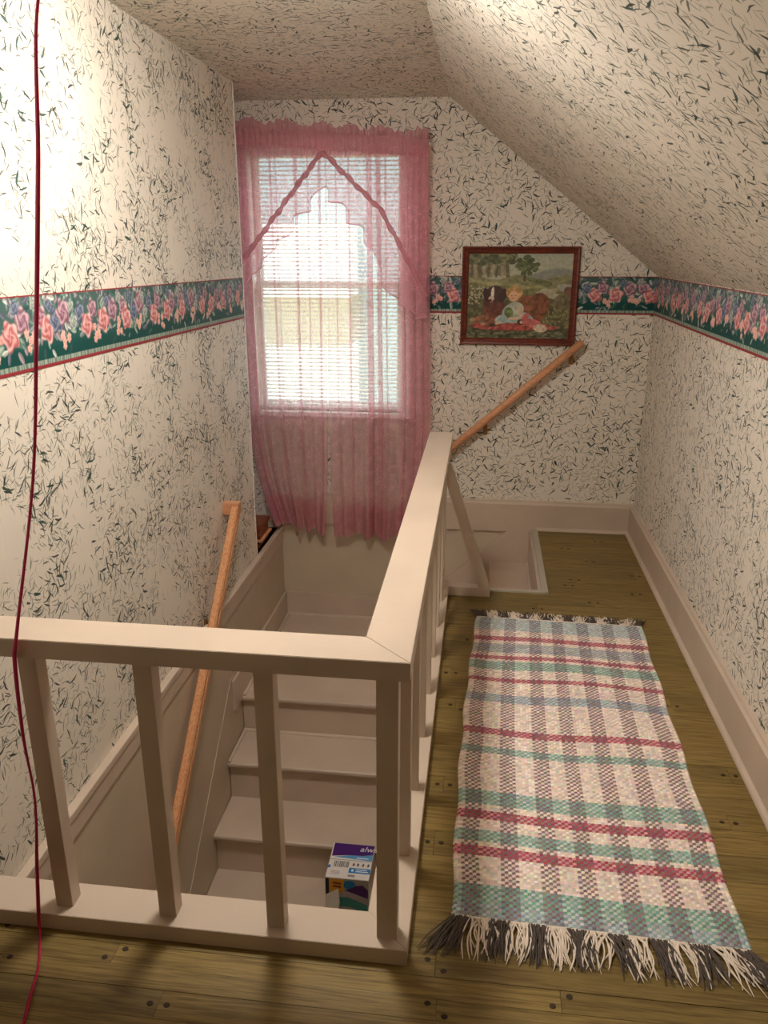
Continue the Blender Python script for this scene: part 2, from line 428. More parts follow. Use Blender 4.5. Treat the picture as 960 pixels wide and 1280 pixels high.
# skirt on the back wall, level over the landing then climbing
bm = prism_bm([(-1.187, -0.66), (0.334, -0.66), (0.334, -0.012), (0.212, -0.012), (0.199, 0.0), (-0.20, -0.366), (-0.30, -0.487), (-1.187, -0.487)], 1, YB - 0.020, YB - 0.003, 0.0015)
bm_obj('skirt_board', bm, M['fascia'], st)
# beads along landing and third step
for args in (('bead', 0, -1.187, XB, YB - 0.020, zs[0], 0.016, -1), ('bead', 0, XA, XB, yf[0] + 0.028, zs[1], 0.013, -1)):
    quarter(*args, M['trim'], st)
quarter('bead', 1, yf[0] + 0.004, YB - 0.03, -1.187, zs[0], 0.015, 1, M['trim'], st)
quarter('bead', 1, yf[1] + 0.004, yf[0] + 0.03, -1.197, zs[1], 0.013, 1, M['trim'], st)
# the two turned steps
for (x0, x1, z) in ((-0.20, 0.105, -0.430), (0.085, 0.328, -0.215)):
    bm = prism_bm([(x0, z - 0.014), (x0 + 0.004, z - 0.026), (x1, z - 0.026), (x1, z), (x0 + 0.008, z), (x0 + 0.002, z - 0.004)], 1, 3.641, YB - 0.021)
    bm_obj('tread', bm, M['tread'], st)
for (x, z0, z1) in ((-0.18, -0.645, -0.456), (0.108, -0.430, -0.241), (0.316, -0.215, -0.006)):
    box('riser', x, x + 0.016, 3.641, YB - 0.021, z0, z1, M['tread'], st, 0.001)
quarter('bead', 1, 3.66, YB - 0.03, 0.316, -0.215, 0.014, -1, M['trim'], st)

# ------------------------------------------------------------------ railing
ra = thing('stair_railing', 'cream painted square-baluster railing guarding the stairwell', 'railing')
def mitre_rail(name, z0, z1, ye, bev):
    a = prism_bm([(XL + 0.002, RY0), (RX1, RY0), (RX0, RY1), (XL + 0.002, RY1)], 2, z0, z1, bev)
    bm_obj(name, a, M['trim'], ra)
    b = prism_bm([(RX1, RY0), (RX1, ye), (RX0, ye), (RX0, RY1)], 2, z0, z1, bev)
    bm_obj(name, b, M['trim'], ra)
mitre_rail('top_rail', 0.755, 0.800, RYE, 0.0014)
mitre_rail('bottom_plate', 0.0, 0.046, 3.64, 0.0012)
bal_me = bpy.data.meshes.new('baluster'); b = box_bm(-0.0215, 0.0215, -0.0205, 0.0205, 0.045, 0.757, 0.002); b.to_mesh(bal_me); b.free(); bal_me.materials.append(M['trim'])
spots = [(-0.979, 1.4805), (-0.712, 1.4805), (-0.4415, 1.4805), (-0.1725, 1.4805)] + [(-0.1655, y + 0.02) for y in (1.735, 2.01, 2.287, 2.56, 2.838, 3.108, 3.37, 3.535)]
for i, (x, y) in enumerate(spots):
    o = link(bpy.data.objects.new('baluster', bal_me), ra); o.location = (x, y, 0)
    if i == 3: o.scale = (1.13, 1, 1)
box('return_plate', RX1 - 0.002, 0.078, 3.552, 3.602, 0.0, 0.046, M['trim'], ra, 0.003)
bm = prism_bm([(0.024, 0.045), (0.075, 0.045), (-0.128, 0.66), (-0.146, 0.66), (-0.146, 0.565)], 1, 3.556, 3.594, 0.0015)
bm_obj('brace', bm, M['trim'], ra)

# ------------------------------------------------------------------ handrails
hl = thing('handrail', 'pine stair handrail with a wall return on the papered left wall', 'handrail', (0, 0, 0))
# moulded profile swept along the flight
def sweep_profile(prof, p0, p1, side):
    p0, p1 = Vector(p0), Vector(p1); t = (p1 - p0).normalized(); s = Vector(side); n = s.cross(t).normalized()
    if n.z < 0: n = -n
    bm = bmesh.new()
    A = [bm.verts.new(p0 + s * a + n * b) for a, b in prof]; B = [bm.verts.new(p1 + s * a + n * b) for a, b in prof]
    bm.faces.new(A); bm.faces.new(B[::-1])
    for i in range(len(prof)): bm.faces.new((A[i], A[(i + 1) % len(prof)], B[(i + 1) % len(prof)], B[i]))
    return bm
XH = -1.165
prof = [(-0.017, -0.030), (0.017, -0.030), (0.017, -0.012), (0.010, -0.006), (0.010, 0.002), (0.019, 0.010), (0.019, 0.022), (0.012, 0.031), (-0.012, 0.031), (-0.019, 0.022), (-0.019, 0.010), (-0.010, 0.002), (-0.010, -0.006), (-0.017, -0.012)]
pt, pb_ = (XH, 3.560, 0.393), (XH, 1.95, -1.205)
bm_obj('rail', sweep_profile(prof, pt, pb_, (1, 0, 0)), M['pine'], hl)
box('wall_return', XL, XH + 0.019, 3.540, 3.592, 0.368, 0.428, M['pine_x'], hl, 0.004)
for (yy) in (3.20, 2.2):
    zz = 0.393 + (yy - 3.56) * (1.598 / 1.61) - 0.03
    br = bm_obj('bracket', tube_bm([(XL, yy, zz - 0.05), (XL + 0.03, yy, zz - 0.055), (XL + 0.045, yy, zz - 0.04), (XH, yy, zz + 0.005)], 0.006, 8), M['brass'], hl, True)
    bm_obj('rosette', tube_bm([(XL, yy, zz - 0.05), (XL + 0.006, yy, zz - 0.05)], 0.021, 16), M['brass'], br)
hr = thing('handrail', 'round wooden handrail running up the back wall below the framed picture', 'handrail')
YH = YB - 0.065
p0 = Vector((-0.29, YH, 0.386)); p1 = Vector((0.538, YH, 1.116))
bmr = tube_bm([p0, p0.lerp(p1, .5), p1], 0.0215, 16)
bm_obj('rail', bmr, M['pine_x'], hr, True)
for x, z in ((0.03, 0.600), (0.488, 1.015)):
    br = bm_obj('bracket', tube_bm([(x, YB, z), (x, YB - 0.03, z - 0.012), (x, YB - 0.058, z + 0.01), (x, YH, z + 0.055)], 0.006, 8), M['brass'], hr, True)
    bm_obj('rosette', box_bm(x - 0.012, x + 0.012, YB - 0.006, YB, z - 0.03, z + 0.03, 0.003), M['brass'], br)

# ------------------------------------------------------------------ wallpaper border (printed roses)
def stamp(img, res, cx, cy, r, fn):
    H, W = img.shape[:2]
    i0, i1 = max(0, int((cy - r) / res)), min(H, int((cy + r) / res) + 2)
    j0, j1 = max(0, int((cx - r) / res)), min(W, int((cx + r) / res) + 2)
    if i1 <= i0 or j1 <= j0: return
    yy, xx = np.mgrid[i0:i1, j0:j1]
    dx, dy = (xx * res - cx) / r, (yy * res - cy) / r
    a, c = fn(dx, dy)
    img[i0:i1, j0:j1] = img[i0:i1, j0:j1] * (1 - a[..., None]) + c * a[..., None]
def rose_fn(c0, c1, ph):
    c0, c1 = np.array(c0, float), np.array(c1, float)
    def f(dx, dy):
        rad = np.hypot(dx, dy); an = np.arctan2(dy, dx)
        lim = 0.86 + 0.12 * np.sin(an * 5 + ph)
        a = np.clip((lim - rad) * 7, 0, 1)
        pet = 0.5 + 0.5 * np.sin(rad * 12 + 1.3 * np.sin(an * 4 + ph + rad * 3) + an * 2.0 + ph)
        pet = pet ** 0.8 * (0.55 + 0.45 * rad) + 0.12 * (dy > 0)
        return a, c0 + (c1 - c0) * np.clip(pet, 0, 1)[..., None]
    return f
def leaf_fn(c, ang, asp):
    c = np.array(c, float)
    def f(dx, dy):
        x = dx * math.cos(ang) + dy * math.sin(ang); y = -dx * math.sin(ang) + dy * math.cos(ang)
        e = 1 - x * x - (y / asp) ** 2
        a = np.clip(e * 3, 0, 1)
        return a, c * (0.85 + 0.25 * (y > 0))[..., None]
    return f
BH, RES = 0.200, 0.0026
def border_img(length, seed):
    rr = random.Random(seed)
    H, W = int(BH / RES) + 1, int(length / RES) + 1
    img = np.zeros((H, W, 3)); yy = (np.arange(H) * RES)[:, None]
    t = np.clip((yy - 0.050) / 0.06, 0, 1)[..., None]
    img[:] = np.array((12, 70, 66)) * (1 - t) + np.array((70, 96, 92)) * t
    for k in range(int(length * 420)):
        y = rr.uniform(0.070, 0.195) if rr.random() < .93 else rr.uniform(0.03, 0.07)
        c = rr.choice([(110, 136, 126), (150, 168, 154), (76, 108, 100), (48, 82, 78), (186, 192, 182), (104, 106, 122), (132, 142, 144), (56, 98, 88), (158, 140, 148)])
        stamp(img, RES, rr.uniform(0, length), y, rr.uniform(.010, .024), leaf_fn(c, rr.uniform(0, 3.14), rr.uniform(.25, .5)))
    per = 0.53
    n = int(length / per) + 2
    base = [(0.02, .100, .040, 'p'), (0.085, .128, .036, 'm'), (0.115, .082, .032, 's'), (0.165, .140, .032, 'm'), (0.195, .098, .039, 'p'), (0.250, .120, .034, 'b'), (0.300, .140, .038, 'm'), (0.300, .078, .022, 's'),
            (0.350, .105, .022, 'w'), (0.395, .135, .030, 'b'), (0.430, .100, .038, 'p'), (0.470, .145, .030, 'm'), (0.495, .075, .028, 's'), (0.34, .16, .018, 'w'), (0.05, .165, .02, 'b'), (0.14, .17, .018, 'w'), (0.22, .165, .018, 'b')]
    cols = {'p': ((170, 88, 92), (240, 196, 188)), 'm': ((116, 76, 94), (212, 180, 186)), 'b': ((66, 76, 100), (148, 156, 172)), 's': ((202, 130, 120), (248, 214, 196)), 'w': ((110, 124, 120), (206, 206, 196))}
    for k in range(-1, n):
        for (x, y, r, c) in base:
            cx = k * per + x + rr.uniform(-.008, .008)
            if c == 's':
                for q in range(6):
                    stamp(img, RES, cx + rr.uniform(-.024, .024), y + rr.uniform(-.030, .018), .014, rose_fn(*cols['s'], rr.uniform(0, 6)))
            else:
                stamp(img, RES, cx, y + rr.uniform(-.005, .005), r * 1.2, rose_fn(*cols[c], rr.uniform(0, 6)))
    yv = np.broadcast_to(yy, (H, W)); xv = np.broadcast_to((np.arange(W) * RES)[None, :], (H, W))
    fr = (yv > 0.008) & (yv < 0.022)
    fcol = np.where((np.sin(xv * 420 + np.sin(xv * 130) * 2) > 0)[..., None], np.array((158, 170, 154)), np.array((104, 128, 116)))
    img[fr] = fcol[fr]
    red = (yv <= 0.008) | (yv >= 0.193)
    img[red] = np.array((142, 46, 52))
    return img
def border(name, p0, p1, zt0, zt1, seed, label):
    """from p0 to p1 (x,y); bottom heights zt0 / zt1"""
    L = math.dist(p0, p1); img = border_img(L, seed)
    H, W = img.shape[:2]
    s = np.linspace(0, 1, W)[None, :]; h = np.linspace(0, BH, H)[:, None]
    V = np.zeros((H, W, 3))
    V[..., 0] = p0[0] + (p1[0] - p0[0]) * s + 0 * h; V[..., 1] = p0[1] + (p1[1] - p0[1]) * s + 0 * h
    V[..., 2] = zt0 + (zt1 - zt0) * s + h
    o = grid_obj(name, V, M['print'], None, np_lin(img), sm=False)
    return tag(struct(o), label)
border('trim_6', (XL + 0.0015, 0.9), (XL + 0.0015, WLE), 1.292, 1.259, 3, 'rose print wallpaper border on the left wall')
border('trim_7', (-0.375, YB - 0.0015), (XR - 0.002, YB - 0.0015), 1.257, 1.257, 5, 'rose print wallpaper border behind the framed picture')
border('trim_8', (XR - 0.0015, YB - 0.002), (XR - 0.0015, 0.9), 1.257, 1.257, 8, 'rose print wallpaper border under the sloped ceiling')

# ------------------------------------------------------------------ framed picture
pf = thing('framed_picture', 'framed print of a child with a large brown dog above the handrail', 'picture', (0.183, YB, 1.088))
pf.rotation_euler = (0, 0, 0)
PW, PH, FW = 0.630, 0.522, 0.036
def frame_side(w):  # mitred moulding along +x, outer edge at y=0
    bm = bmesh.new()
    prof = [(0, 0), (0, .018), (.006, .024), (.014, .021), (.02, .017), (.03, .016), (FW, .010), (FW, 0)]
    A = [bm.verts.new((-w / 2 + a, -b, a)) for a, b in prof]; B = [bm.verts.new((w / 2 - a, -b, a)) for a, b in prof]
    bm.faces.new(A); bm.faces.new(B[::-1])
    for i in range(len(prof)): bm.faces.new((A[i], A[(i + 1) % len(prof)], B[(i + 1) % len(prof)], B[i]))
    return bm
for w_, rot, loc in ((PW, 0, (0, 0, 0)), (PW, math.pi, (0, 0, PH)), (PH, math.pi / 2, (PW / 2, 0, PH / 2)), (PH, -math.pi / 2, (-PW / 2, 0, PH / 2))):
    bm = frame_side(w_)
    bmesh.ops.transform(bm, matrix=Matrix.Translation(loc) @ Matrix.Rotation(-rot, 4, 'Y'), verts=bm.verts[:])
    o = bm_obj('frame_side', bm, M['mahog'], pf); o.location = (0, -0.002, 0)
def painting(W, H):
    yy, xx = np.mgrid[0:H, 0:W]; x = xx / (W - 1); y = yy / (H - 1)
    rs = np.random.default_rng(4)
    def vn(n, m):  # smooth value noise
        g = rs.random((m + 2, n + 2)); gx = x * n; gy = y * m
        i, j = gy.astype(int), gx.astype(int); fy, fx = gy - i, gx - j
        fy, fx = fy * fy * (3 - 2 * fy), fx * fx * (3 - 2 * fx)
        return (g[i, j] * (1 - fx) + g[i, j + 1] * fx) * (1 - fy) + (g[i + 1, j] * (1 - fx) + g[i + 1, j + 1] * fx) * fy
    img = np.zeros((H, W, 3)); img[:] = (92, 88, 60)
    def put(mask, c, tex=0.0):
        m = np.clip(mask, 0, 1)[..., None]
        cc = np.array(c, float)[None, None, :] * (1 + tex * (vn(40, 34) - .5) * 2)[..., None]
        img[:] = img * (1 - m) + cc * m
    def E(cx, cy, rx, ry, rot=0.0, soft=6):
        a, b = x - cx, (y - cy)
        u = a * math.cos(rot) + b * math.sin(rot); v = -a * math.sin(rot) + b * math.cos(rot)
        return (1 - (u / rx) ** 2 - (v / ry) ** 2) * soft
    put((y > 0.60) * 1.0, (166, 168, 148), .05)
    put(np.clip((y - .88) * 6, 0, 1), (150, 158, 144), .1)
    put((0.80 + .04 * np.sin(x * 9) - y) * 40 * (x > .55), (128, 132, 124), .08)
    put((0.735 + .03 * np.sin(x * 14 + 1) - y) * 40, (118, 118, 84), .18)
    put((0.70 - .12 * (x - .1) + .01 * np.sin(x * 30) - y) * 40, (150, 144, 100), .15)
    put((0.655 - .10 * (x - .1) + .015 * np.sin(x * 21) - y) * 40, (104, 104, 66), .25)
    put((0.60 - .12 * x + .02 * np.sin(x * 11) - y) * 30, (84, 82, 54), .35)
    put(E(.86, .50, .22, .035, -.25, 5), (160, 158, 138), .1)
    put(E(.95, .60, .10, .05, -.2, 5), (150, 152, 140), .1)
    for cx, cy, r in ((.74, .56, .045), (.80, .55, .05), (.72, .50, .03)): put(E(cx, cy, r, r * .8), (170, 164, 142), .15)
    # wood at the left
    put(np.clip((.42 - x) * 12, 0, 1) * (y > .74) * .8, (104, 102, 76), .4)
    for k in range(9):
        cx = .03 + k * .042 + .01 * math.sin(k * 5); put((1 - np.abs(x - cx - .01 * np.sin(y * 9 + k)) / (.012 + .004 * (k % 3))) * 3 * (y > .72), (152, 138, 110) if k % 2 else (92, 84, 62), .2)
    for k in range(26):
        put(E(rs.uniform(0, .44), rs.uniform(.88, 1.0), .05, .035) * .7, (70, 76, 50) if k % 3 else (112, 112, 78), .3)
    put((1 - np.abs(x - .545) / .012) * 3 * (y > .68) * (y < .84), (78, 62, 44))
    for k in range(34):
        a, r = rs.uniform(0, 6.28), rs.uniform(0, 1) ** .5
        put(E(.56 + .10 * r * math.cos(a), .86 + .10 * r * math.sin(a), .028, .026) * .8, (62, 74, 44) if k % 3 else (94, 102, 64), .25)
    for k in range(14): put(E(.60 + .014 * k, .70 - .004 * k, .03, .025), (92, 100, 62), .3)
    # meadow flowers
    for k in range(70): put(E(rs.uniform(0, .26), rs.uniform(.40, .64), .010, .010) * .8, (168, 160, 130))
    for k in range(60): put(E(rs.uniform(.7, 1), rs.uniform(.12, .40), .008, .014) * .7, (130, 124, 84))
    put(E(.93, .44, .10, .10, .3, 5), (92, 84, 62), .3); put(E(.97, .57, .05, .05), (104, 70, 62), .2)
    # foreground grass
    put((.16 + .02 * np.sin(x * 25) - y) * 25, (62, 64, 44), .45)
    for k in range(40): put(E(rs.uniform(0, 1), rs.uniform(.0, .09), .03, .008, rs.uniform(-.5, .5)) * .6, (112, 112, 86))
    # rug
    put(E(.42, .155, .40, .060, 0, 6), (148, 58, 54), .3); put(E(.80, .13, .10, .025, .1), (150, 66, 60), .25)
    for k in range(12): put(E(.1 + k * .065, .14 + .02 * math.sin(k * 2), .03, .010, .6) * .7, (184, 92, 80))
    # dog
    put(E(.66, .35, .13, .21, -.35, 7), (112, 62, 42), .3); put(E(.58, .42, .09, .10, 0, 6), (126, 72, 48), .25)
    put(E(.28, .32, .12, .17, .1, 7), (104, 52, 38), .3); put(E(.25, .44, .10, .12, 0, 7), (84, 42, 36), .3)
    put(E(.14, .24, .10, .035, .25, 7), (134, 82, 58), .2); put(E(.26, .20, .12, .035, .35, 7), (124, 70, 50), .2)
    put(E(.055, .225, .03, .02), (166, 126, 100)); put(E(.16, .175, .03, .018), (172, 130, 104))
    put(E(.27, .53, .095, .10, 0, 8), (62, 38, 38), .2); put(E(.19, .51, .035, .09, .2, 8), (48, 28, 30)); put(E(.345, .51, .035, .085, -.2, 8), (48, 28, 30))
    put(E(.245, .54, .016, .075, -.05, 6), (224, 212, 196)); put(E(.235, .475, .03, .03), (196, 170, 154)); put(E(.225, .455, .016, .012), (40, 28, 28)); put(E(.235, .435, .018, .008), (170, 92, 84))
    # child
    put(E(.45, .30, .11, .12, 0, 8), (152, 168, 162), .15); put(E(.56, .26, .10, .055, -.5, 8), (140, 164, 166), .15); put(E(.36, .235, .09, .055, .3, 8), (148, 170, 170), .15)
    put(E(.47, .36, .085, .08, 0, 8), (176, 180, 166), .1); put(E(.41, .31, .045, .07, .2, 6), (96, 110, 66), .4)
    put(E(.52, .32, .022, .07, .25, 8), (206, 172, 140)); put(E(.47, .245, .07, .02, .1, 8), (206, 174, 146)); put(E(.31, .19, .035, .018, .5), (206, 176, 150)); put(E(.25, .16, .035, .022), (52, 40, 36))
    put(E(.455, .545, .082, .080, 0, 8), (186, 142, 88), .25); put(E(.45, .50, .050, .062, 0, 8), (216, 168, 132))
    for dx in (-.02, .018): put(E(.45 + dx, .51, .007, .006), (70, 48, 40))
    put(E(.449, .475, .012, .006), (176, 88, 78)); put(E(.425, .485, .014, .012), (220, 150, 122)); put(E(.475, .485, .014, .012), (220, 150, 122))
    # doll
    put(E(.64, .19, .10, .05, -.25, 8), (190, 92, 92), .2); put(E(.72, .13, .07, .05, -.2, 8), (196, 176, 152), .15); put(E(.57, .25, .03, .06, -.4, 8), (184, 84, 86)); put(E(.525, .20, .03, .035), (50, 36, 36)); put(E(.535, .20, .016, .02), (206, 160, 134))
    img *= (0.92 + 0.16 * vn(90, 74))[..., None]
    return img * 0.90 + np.array((140, 136, 116)) * 0.20  # pale haze of the picture glass mixed into the print colours
GW, GH = 300, 246
im = painting(GW, GH)
ix, iz = (PW - 2 * FW) / 2 + 0.003, FW - 0.003
V = np.zeros((GH, GW, 3)); V[..., 0] = np.linspace(-ix, ix, GW)[None, :]; V[..., 1] = -0.009; V[..., 2] = np.linspace(iz, PH - iz, GH)[:, None]
o = grid_obj('print', V, M['canvas'], pf, np_lin(im), sm=False); tag(o, 'landscape print of a child seated with a brown dog')
ob = box('backing', -PW / 2 + .01, PW / 2 - .01, -0.008, -0.002, .01, PH - .01, M['chest_dark'], pf, 0)

# ------------------------------------------------------------------ rug
rug = thing('woven_rug', 'pink and teal striped woven rag rug with fringe on the plank floor', 'rug', (0.35, 2.45, 0))
def rug_pt(a, b):  # a across 0..1, b along 0 (near) .. 1 (far); world coords
    nl, nr, fl, fr = (-0.022, 1.588), (0.690, 1.566), (0.020, 3.315), (0.744, 3.300)
    x = (nl[0] * (1 - a) + nr[0] * a) * (1 - b) + (fl[0] * (1 - a) + fr[0] * a) * b
    y = (nl[1] * (1 - a) + nr[1] * a) * (1 - b) + (fl[1] * (1 - a) + fr[1] * a) * b
    x = x - 0.016 * np.sin(np.pi * b) * (1 - a) + 0.018 * np.sin(np.pi * b) * np.where(a > 0.5, -0.2, 0) + 0.004 * np.sin(b * 31) * (a < .1) + 0.004 * np.sin(b * 27 + 1) * (a > .9)
    y = y + 0.010 * np.sin(a * 7 + b * 5) * np.sin(np.pi * b)
    return x, y
NX, NY, K = 74, 184, 4
ci = np.arange(NX * K + 1); cj = np.arange(NY * K + 1)
ii = np.clip(ci // K, 0, NX - 1); jj = np.clip(cj // K, 0, NY - 1)
yrow = 1.588 + (3.300 - 1.588) * (np.arange(NY) + .5) / NY
PINK, RED, TEAL, BLUE, GREY = (238, 218, 206), (176, 72, 88), (130, 172, 160), (150, 168, 180), (158, 168, 174)
weft = np.zeros((NY, 3)); weft[:] = PINK
for (a, b, c) in [(3.178, 3.40, (170, 190, 194)), (3.085, 3.120, RED), (2.985, 3.060, GREY), (2.925, 2.955, RED), (2.848, 2.912, TEAL), (2.752, 2.780, RED), (2.603, 2.660, BLUE), (2.388, 2.422, RED), (2.273, 2.314, TEAL),
                  (2.020, 2.080, TEAL), (1.952, 1.984, RED), (1.858, 1.902, TEAL), (1.806, 1.836, RED), (1.637, 1.700, (124, 170, 158)), (1.50, 1.637, (140, 168, 176))]:
    weft[(yrow >= a) & (yrow < b)] = c
weft = weft * 0.88 + np.array((214, 204, 194)) * 0.12
PINK = tuple(np.array(PINK) * 0.88 + np.array((214, 204, 194)) * 0.12)
xc = (np.arange(NX) + .5) / NX
per = 0.1455
grey = (((xc + 0.118) % per) < 0.068)
warp = np.where(grey[:, None], np.array((146, 124, 126)), np.array((244, 230, 218)))
par = (np.add.outer(np.arange(NY), np.arange(NX)) % 2)
rr_ = np.random.default_rng(2)
cell = np.where(par[..., None] == 1, np.broadcast_to(warp[None], (NY, NX, 3)), np.broadcast_to(weft[:, None], (NY, NX, 3))).astype(float)
pinkrow = (np.abs(weft - np.array(PINK)).sum(1) < 1)
# coloured wefts cover most of the pale warps
cov = (~pinkrow)[:, None] & (par == 1) & (~grey)[None, :]
cell[cov] = cell[cov] * 0.55 + np.broadcast_to(weft[:, None], (NY, NX, 3))[cov] * 0.45
cell *= rr_.uniform(0.90, 1.08, (NY, NX, 1)); cell += rr_.normal(0, 5, (NY, NX, 3))
big = cell[np.ix_(jj, ii)]
fx = (ci / K) % 1.0; fy = (cj / K) % 1.0
px, py = np.sin(np.pi * fx), np.sin(np.pi * fy)
P2 = par[np.ix_(jj, ii)]
hgt = np.where(P2 == 1, px[None, :] ** .6 * (0.35 + 0.65 * py[:, None]), py[:, None] ** .6 * (0.35 + 0.65 * px[None, :]))
a_, b_ = np.meshgrid(ci / (NX * K), cj / (NY * K))
X_, Y_ = rug_pt(a_, b_)
# knobbly selvedge
sel = 0.004 * np.sin(np.pi * fy)[:, None]
X_ = X_ + np.where(a_ < 1e-6, -sel, 0) + np.where(a_ > 1 - 1e-6, sel, 0)
V = np.stack([X_ - 0.35, Y_ - 2.45, 0.0065 + 0.0035 * hgt + 0.0012 * np.sin(a_ * 9 + b_ * 13)], -1)
V[0, :, 2] = V[-1, :, 2] = 0.001; V[:, 0, 2] = V[:, -1, 2] = 0.001
grid_obj('weave', V, M['rug'], rug, np_lin(big))
# cord along each end and tassels
M['cotton'] = flat('cotton_fringe', (236, 222, 206), 0.9, 0.05); M['darkfringe'] = flat('charcoal_fringe', (98, 88, 82), 0.95, 0.05)
for b in (0.0, 1.0):
    pts = []
    for a in np.linspace(0, 1, 60):
        x, y = rug_pt(np.array(a), np.array(b)); pts.append((float(x) - .35, float(y) - 2.45, 0.006))
    bm_obj('end_cord', tube_bm(pts, 0.005, 8), M['cotton'], rug, True)
nb = 15
for b, sg, ln in ((0.0, -1, 0.118), (1.0, 1, 0.085)):
    for k in range(nb):
        dark = (k % 2 == 0)
        rr = random.Random(k * 7 + int(b) * 100)
        bm = bmesh.new()
        a0, a1 = k / nb - .004, (k + 1) / nb + .004
        nst = 30 if dark else 20
        lean = rr.uniform(-.02, .03)
        if k == 0: lean = -0.055
        if k >= nb - 2: lean = 0.05
        if b == 1.0: lean *= .6
        for s_ in range(nst):
            a = rr.uniform(a0, a1); x, y = rug_pt(np.array(min(max(a, 0.004), .996)), np.array(b)); x, y = float(x) - .35, float(y) - 2.45
            L = ln * rr.uniform(.62, 1.08); dx = lean * rr.uniform(.3, 1.5) + rr.uniform(-.016, .016); cv = rr.uniform(-.014, .014) * (0.5 if dark else 1.6)
            pts = []
            for q in range(7):
                t_ = q / 6
                pts.append((x + dx * t_ + cv * math.sin(t_ * 3.1), y + sg * L * t_, 0.006 * (1 - t_) + 0.002 + 0.007 * rr.random() * math.sin(math.pi * t_) + (0.004 * rr.random())))
            tube_bm(pts, [0.0022 if not dark else 0.002] * 5 + [0.0018, 0.0008], 4, bm, caps=False)
        bm_obj('tassel', bm, M['darkfringe'] if dark else M['cotton'], rug, True)

# ------------------------------------------------------------------ window
def glass_mat():
    m = NT('window_glass', 0.02, 0.5)
    t = m.n('ShaderNodeBsdfTransparent', {0: (0.95, 0.97, 0.97, 1)}); g = m.n('ShaderNodeBsdfGlossy', {'Roughness': 0.02})
    x = m.n('ShaderNodeMixShader', {0: 0.05, 1: t.outputs[0], 2: g.outputs[0]}); m.t.links.new(x.outputs[0], m.out.inputs[0]); return m.m
M['glass'] = glass_mat()
wi = bpy.data.objects.new('window_1', None); COL.objects.link(wi); struct(wi); tag(wi, 'white double-hung window behind the pink sheers')
for n_, a in (('casing', (WX0 - 0.06, WX0 + 0.002, WZ0 - 0.02, WZ1 + 0.06)), ('casing', (WX1 - 0.002, WX1 + 0.06, WZ0 - 0.02, WZ1 + 0.06)), ('head_casing', (WX0, WX1, WZ1 - 0.002, WZ1 + 0.06))):
    box(n_, a[0], a[1], YB - 0.016, YB, a[2], a[3], M['white'], wi, 0.003)
box('window_sill', WX0 - 0.08, WX1 + 0.08, YB - 0.045, YB + 0.02, WZ0 - 0.028, WZ0, M['white'], wi, 0.004)
zm = 1.40
for z0, z1, y in ((WZ0, zm + 0.02, YB + 0.05), (zm - 0.02, WZ1, YB + 0.085)):
    sa = bm_obj('sash', box_bm(WX0, WX0 + 0.04, y, y + 0.03, z0, z1, .002), M['white'], wi)
    box('stile', WX1 - 0.04, WX1, y, y + 0.03, z0, z1, M['white'], sa, .002)
    box('bottom_rail', WX0 + .04, WX1 - .04, y, y + 0.03, z0, z0 + 0.045, M['white'], sa, .002)
    box('top_rail', WX0 + .04, WX1 - .04, y, y + 0.03, z1 - 0.035, z1, M['white'], sa, .002)
    box('pane', WX0 + .04, WX1 - .04, y + .013, y + .017, z0 + .045, z1 - .035, M['glass'], sa, 0)
# mini blind
def slat_mat():
    m = NT('blind_slat', 0.5, 0.3); m.col(m.mix(m.noise(m.pos(), 30), lin(228, 230, 220), lin(240, 240, 234)))
    tr = m.n('ShaderNodeBsdfTranslucent', {0: (0.85, 0.86, 0.80, 1)})
    x = m.n('ShaderNodeMixShader', {0: 0.45, 1: m.b.outputs[0], 2: tr.outputs[0]}); m.t.links.new(x.outputs[0], m.out.inputs[0]); return m.m
M['slat'] = slat_mat()
bl = thing('window_blind', 'white horizontal mini blind hanging inside the window', 'blind', (0, 0, 0))
box('headrail', WX0 + .008, WX1 - .008, YB + 0.012, YB + 0.042, WZ1 - 0.03, WZ1 - .001, M['white'], bl, .002)
box('bottom_rail', WX0 + .012, WX1 - .012, YB + 0.016, YB + 0.040, WZ0 + 0.006, WZ0 + 0.020, M['white'], bl, .003)
sme = bpy.data.meshes.new('slat')
sbm = bmesh.new(); L_ = (WX1 - WX0) - .024; tilt = math.radians(24)
rows = []
for q in range(5):
    d = (q / 4 - .5) * .025; zz = 0.0016 * (1 - (q / 2 - 1) ** 2)
    yq, zq = d * math.cos(tilt) - zz * math.sin(tilt), d * math.sin(tilt) + zz * math.cos(tilt)
    rows.append([sbm.verts.new((sx * L_ / 2, yq, zq)) for sx in (-1, 1)])
for a, b in zip(rows, rows[1:]): sbm.faces.new((a[0], a[1], b[1], b[0]))
sbm.to_mesh(sme); sbm.free(); sme.materials.append(M['slat']); smooth(sme)
z = WZ0 + 0.034
while z < WZ1 - 0.035:
    o = link(bpy.data.objects.new('slat', sme), bl); o.location = ((WX0 + WX1) / 2, YB + 0.028, z); z += 0.0225
for x in (WX0 + .14, (WX0 + WX1) / 2, WX1 - .14):
    bm_obj('ladder_cord', tube_bm([(x, YB + 0.014, WZ0 + .01), (x, YB + 0.014, WZ1 - .02)], 0.0012, 5), M['white'], bl)

